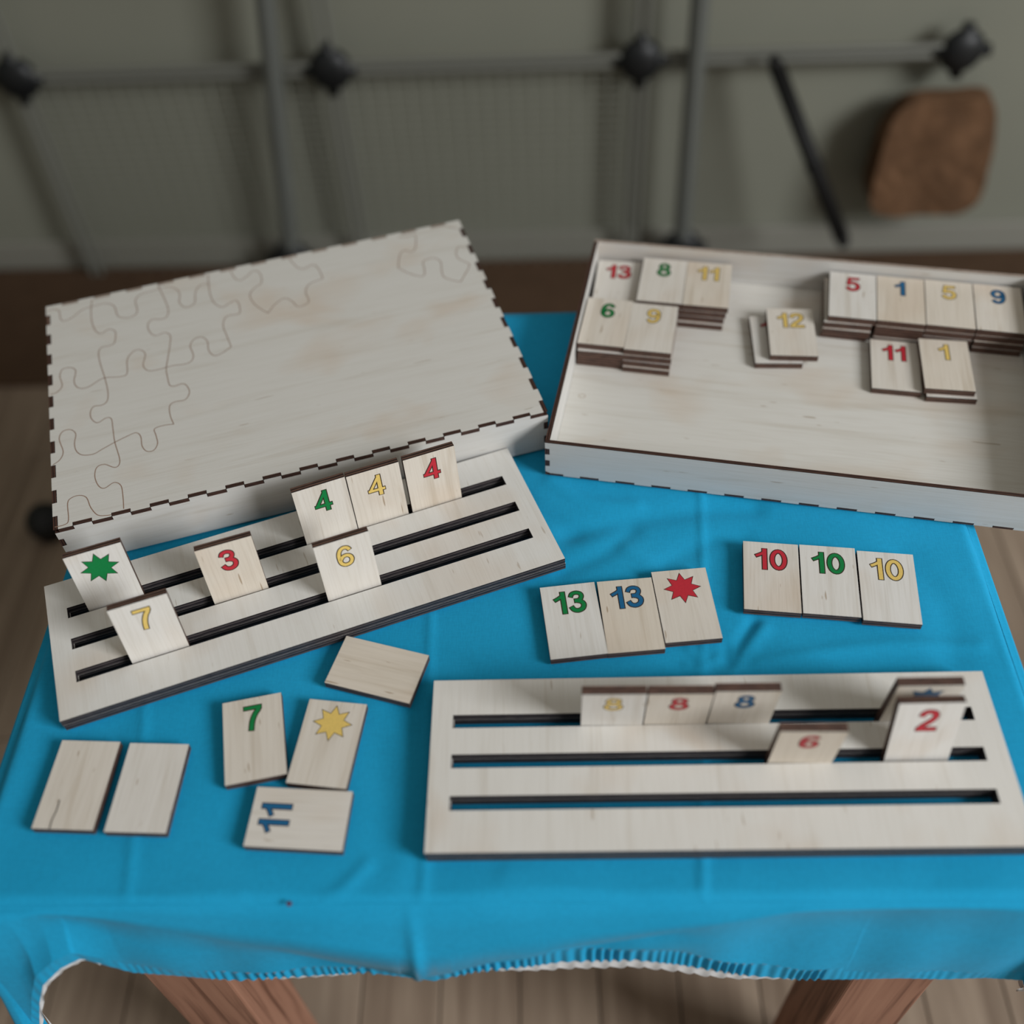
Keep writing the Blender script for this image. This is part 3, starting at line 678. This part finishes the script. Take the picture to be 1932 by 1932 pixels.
# ------------------------------------------------------------------ wire cube storage against the wall
M['wire'] = plain('grey_wire', WIREC, .5, .4); M['conn'] = plain('black_plastic', (16, 19, 21), .45, .4); M['post'] = plain('dark_grey_tube', (92, 95, 91), .5, .4)
M['mesh'] = plain('pale_fine_wire', MESHC, .5, .4)
SH0 = WALL0 - .035
def wp(x, z, off=0): return Vector((x, SH0 + WS * x - off, z))
def cam_ray(px, py, off=0.0):
    """pixel -> point on the shelf plane"""
    r = Vector(CAM['fwd']) + Vector(CAM['right']) * ((px - CAM['cx']) / CAM['f']) - Vector(CAM['up']) * ((py - CAM['cy']) / CAM['f'])
    k = (SH0 - off) / (r.y - WS * r.x); return r.x * k, CAM['h'] + OFF + r.z * k
XS = [cam_ray(*p)[0] for p in ((40, 165), (625, 135), (1210, 105), (1820, 80))]
ZC = sum(cam_ray(*p)[1] for p in ((40, 165), (625, 135), (1210, 105), (1820, 80))) / 4
sh = empty('wire_cube_shelf', Matrix.Identity(4), 'grey wire cube shelving with black connectors, blurred against the back wall', 'shelf')
def connector(x, z, r=.026, off=0):
    bm = bmesh.new(); c = wp(x, z, off)
    bmesh.ops.create_uvsphere(bm, u_segments=20, v_segments=12, radius=r, matrix=Matrix.Translation(c) @ Matrix.Diagonal((1, .55, 1, 1)))
    for dx, dz in ((1, 0), (-1, 0), (0, 1), (0, -1)):
        if z + dz * r * 1.2 > .002: tube(bm, c, wp(x + dx * r * 1.2, z + dz * r * 1.2, off), .008, seg=8)
    me = bpy.data.meshes.new('connector'); bm.to_mesh(me); bm.free(); me.materials.append(M['conn'])
    for p in me.polygons: p.use_smooth = True
    return link('connector', me, sh)
for x in XS: connector(x, ZC)
feet = [cam_ray(550, 487, .02), cam_ray(1285, 466, .02)]
def bars(name, lst, mat, kind=None):
    bm = bmesh.new()
    for a, b, r in lst: tube(bm, a, b, r, seg=8)
    me = bpy.data.meshes.new(name); bm.to_mesh(me); bm.free(); me.materials.append(mat)
    o = link(name, me, sh)
    if kind: o['kind'] = kind
    return o
ZT = ZC + .36
for (x, z), tx in zip(feet, (500, 1322)):
    xt, zt = cam_ray(tx, 0, .02)
    z = max(z, .018); connector(x, z, .027, .02)
    bars('post', [(wp(x, z, .02), wp(x + (xt - x) * 1.3, z + (zt - z) * 1.3, .02), .011)], M['post'])
for x in XS[:3]:
    for z0, z1 in ((.004, ZC), (ZC, ZT)):
        bars('panel_frame', [(wp(x - .006, z0), wp(x - .006, z1), .0036), (wp(x + .006, z0), wp(x + .006, z1), .0036)], M['wire'])
for x0, x1 in zip(XS[:-1], XS[1:]):
    bars('crossbar', [(wp(x0, ZC - .005), wp(x1, ZC - .005), .0045), (wp(x0, ZC + .006), wp(x1, ZC + .006), .0045)], M['wire'])
    if x1 < XS[3]:
        L_ = []; n = 20
        for i in range(1, n): x = x0 + (x1 - x0) * i / n; L_.append((wp(x, .01, -.006), wp(x, ZC - .01, -.006), .0008))
        for i in range(1, 26): z = .01 + (ZC - .02) * i / 26; L_.append((wp(x0 + .008, z, -.0075), wp(x1 - .008, z, -.0075), .0005))
        bars('wire_mesh', L_, M['mesh'], 'stuff')
xl, zl = XS[0] - .36, ZC
bars('crossbar', [(wp(xl, ZC - .005), wp(XS[0], ZC - .005), .0045), (wp(xl, ZC + .006), wp(XS[0], ZC + .006), .0045)], M['wire'])

# dark rod leaning on the wall, brown paper bag, black knob on the floor
x0, z0 = cam_ray(1588, 448, .09); x1, z1 = cam_ray(1466, 128, .03)
bm = bmesh.new(); a = Vector((x0, SH0 + WS * x0 - .09, max(z0, .012))); b = Vector((x1, SH0 + WS * x1 - .03, z1))
tube(bm, a, b, .0095, .0095, 16); tube(bm, a - (b - a).normalized() * .012, a, .006, .0095, 16); tube(bm, b, b + (b - a).normalized() * .014, .0095, .005, 16)
tube(bm, a + (b - a) * .42, a + (b - a) * .46, .0108, .0108, 16)
me = bpy.data.meshes.new('dark_rod'); bm.to_mesh(me); bm.free(); me.materials.append(plain('black_rubber', (16, 16, 16), .6))
for p in me.polygons: p.use_smooth = True
tag(link('dark_rod', me), 'black rod leaning slantwise against the back wall', 'rod')

bx, bz = cam_ray(1765, 300, .03)
bm = bmesh.new(); bmesh.ops.create_cube(bm, size=1); bmesh.ops.subdivide_edges(bm, edges=bm.edges[:], cuts=9, use_grid_fill=True)
W_, D_, H_ = .142, .05, max(.15, 0)
for v in bm.verts:
    x, y, z = v.co
    taper = 1 - .12 * (z + .5)
    k = (abs(x * 2) ** 5 + abs(z * 2) ** 5) ** .2; x, z = (x * max(abs(x * 2), abs(z * 2)) / max(k, 1e-6), z * max(abs(x * 2), abs(z * 2)) / max(k, 1e-6)) if k > 0 else (x, z)
    n = noise.noise(Vector((x * 3.1, y * 3 + 4, z * 3.3))) * .10 + noise.noise(Vector((x * 8, y * 8, z * 8 + 2))) * .05
    v.co = Vector((x * W_ * taper * (1 + .3 * n), y * D_ * (1 + n * 2.4) * (1.1 - .5 * (z + .5)), (z + .5) * H_ * (1 + n * .15)))
me = bpy.data.meshes.new('paper_bag'); bm.to_mesh(me); bm.free(); me.materials.append(plain('kraft_paper', (112, 84, 62), .85, .1, (34, .5)))
bg = link('paper_bag', me); bg.matrix_world = Matrix.Translation((bx, SH0 + WS * bx - .012, max(bz - H_ / 2, 0))) @ Matrix.Rotation(wa, 4, 'Z')
tag(bg, 'crumpled brown paper bag against the back wall at the right', 'bag')
bm = bmesh.new()
bmesh.ops.create_uvsphere(bm, u_segments=18, v_segments=10, radius=.022); tube(bm, (0, 0, 0), (0, 0, -.020), .012, .016)
me = bpy.data.meshes.new('black_knob'); bm.to_mesh(me); bm.free(); me.materials.append(M['conn'])
for p in me.polygons: p.use_smooth = True
kb = link('black_knob', me); kb.location = (-.516, .811, .021)
tag(kb, 'black plastic knob on the floor beyond the left corner of the puzzle box', 'knob')
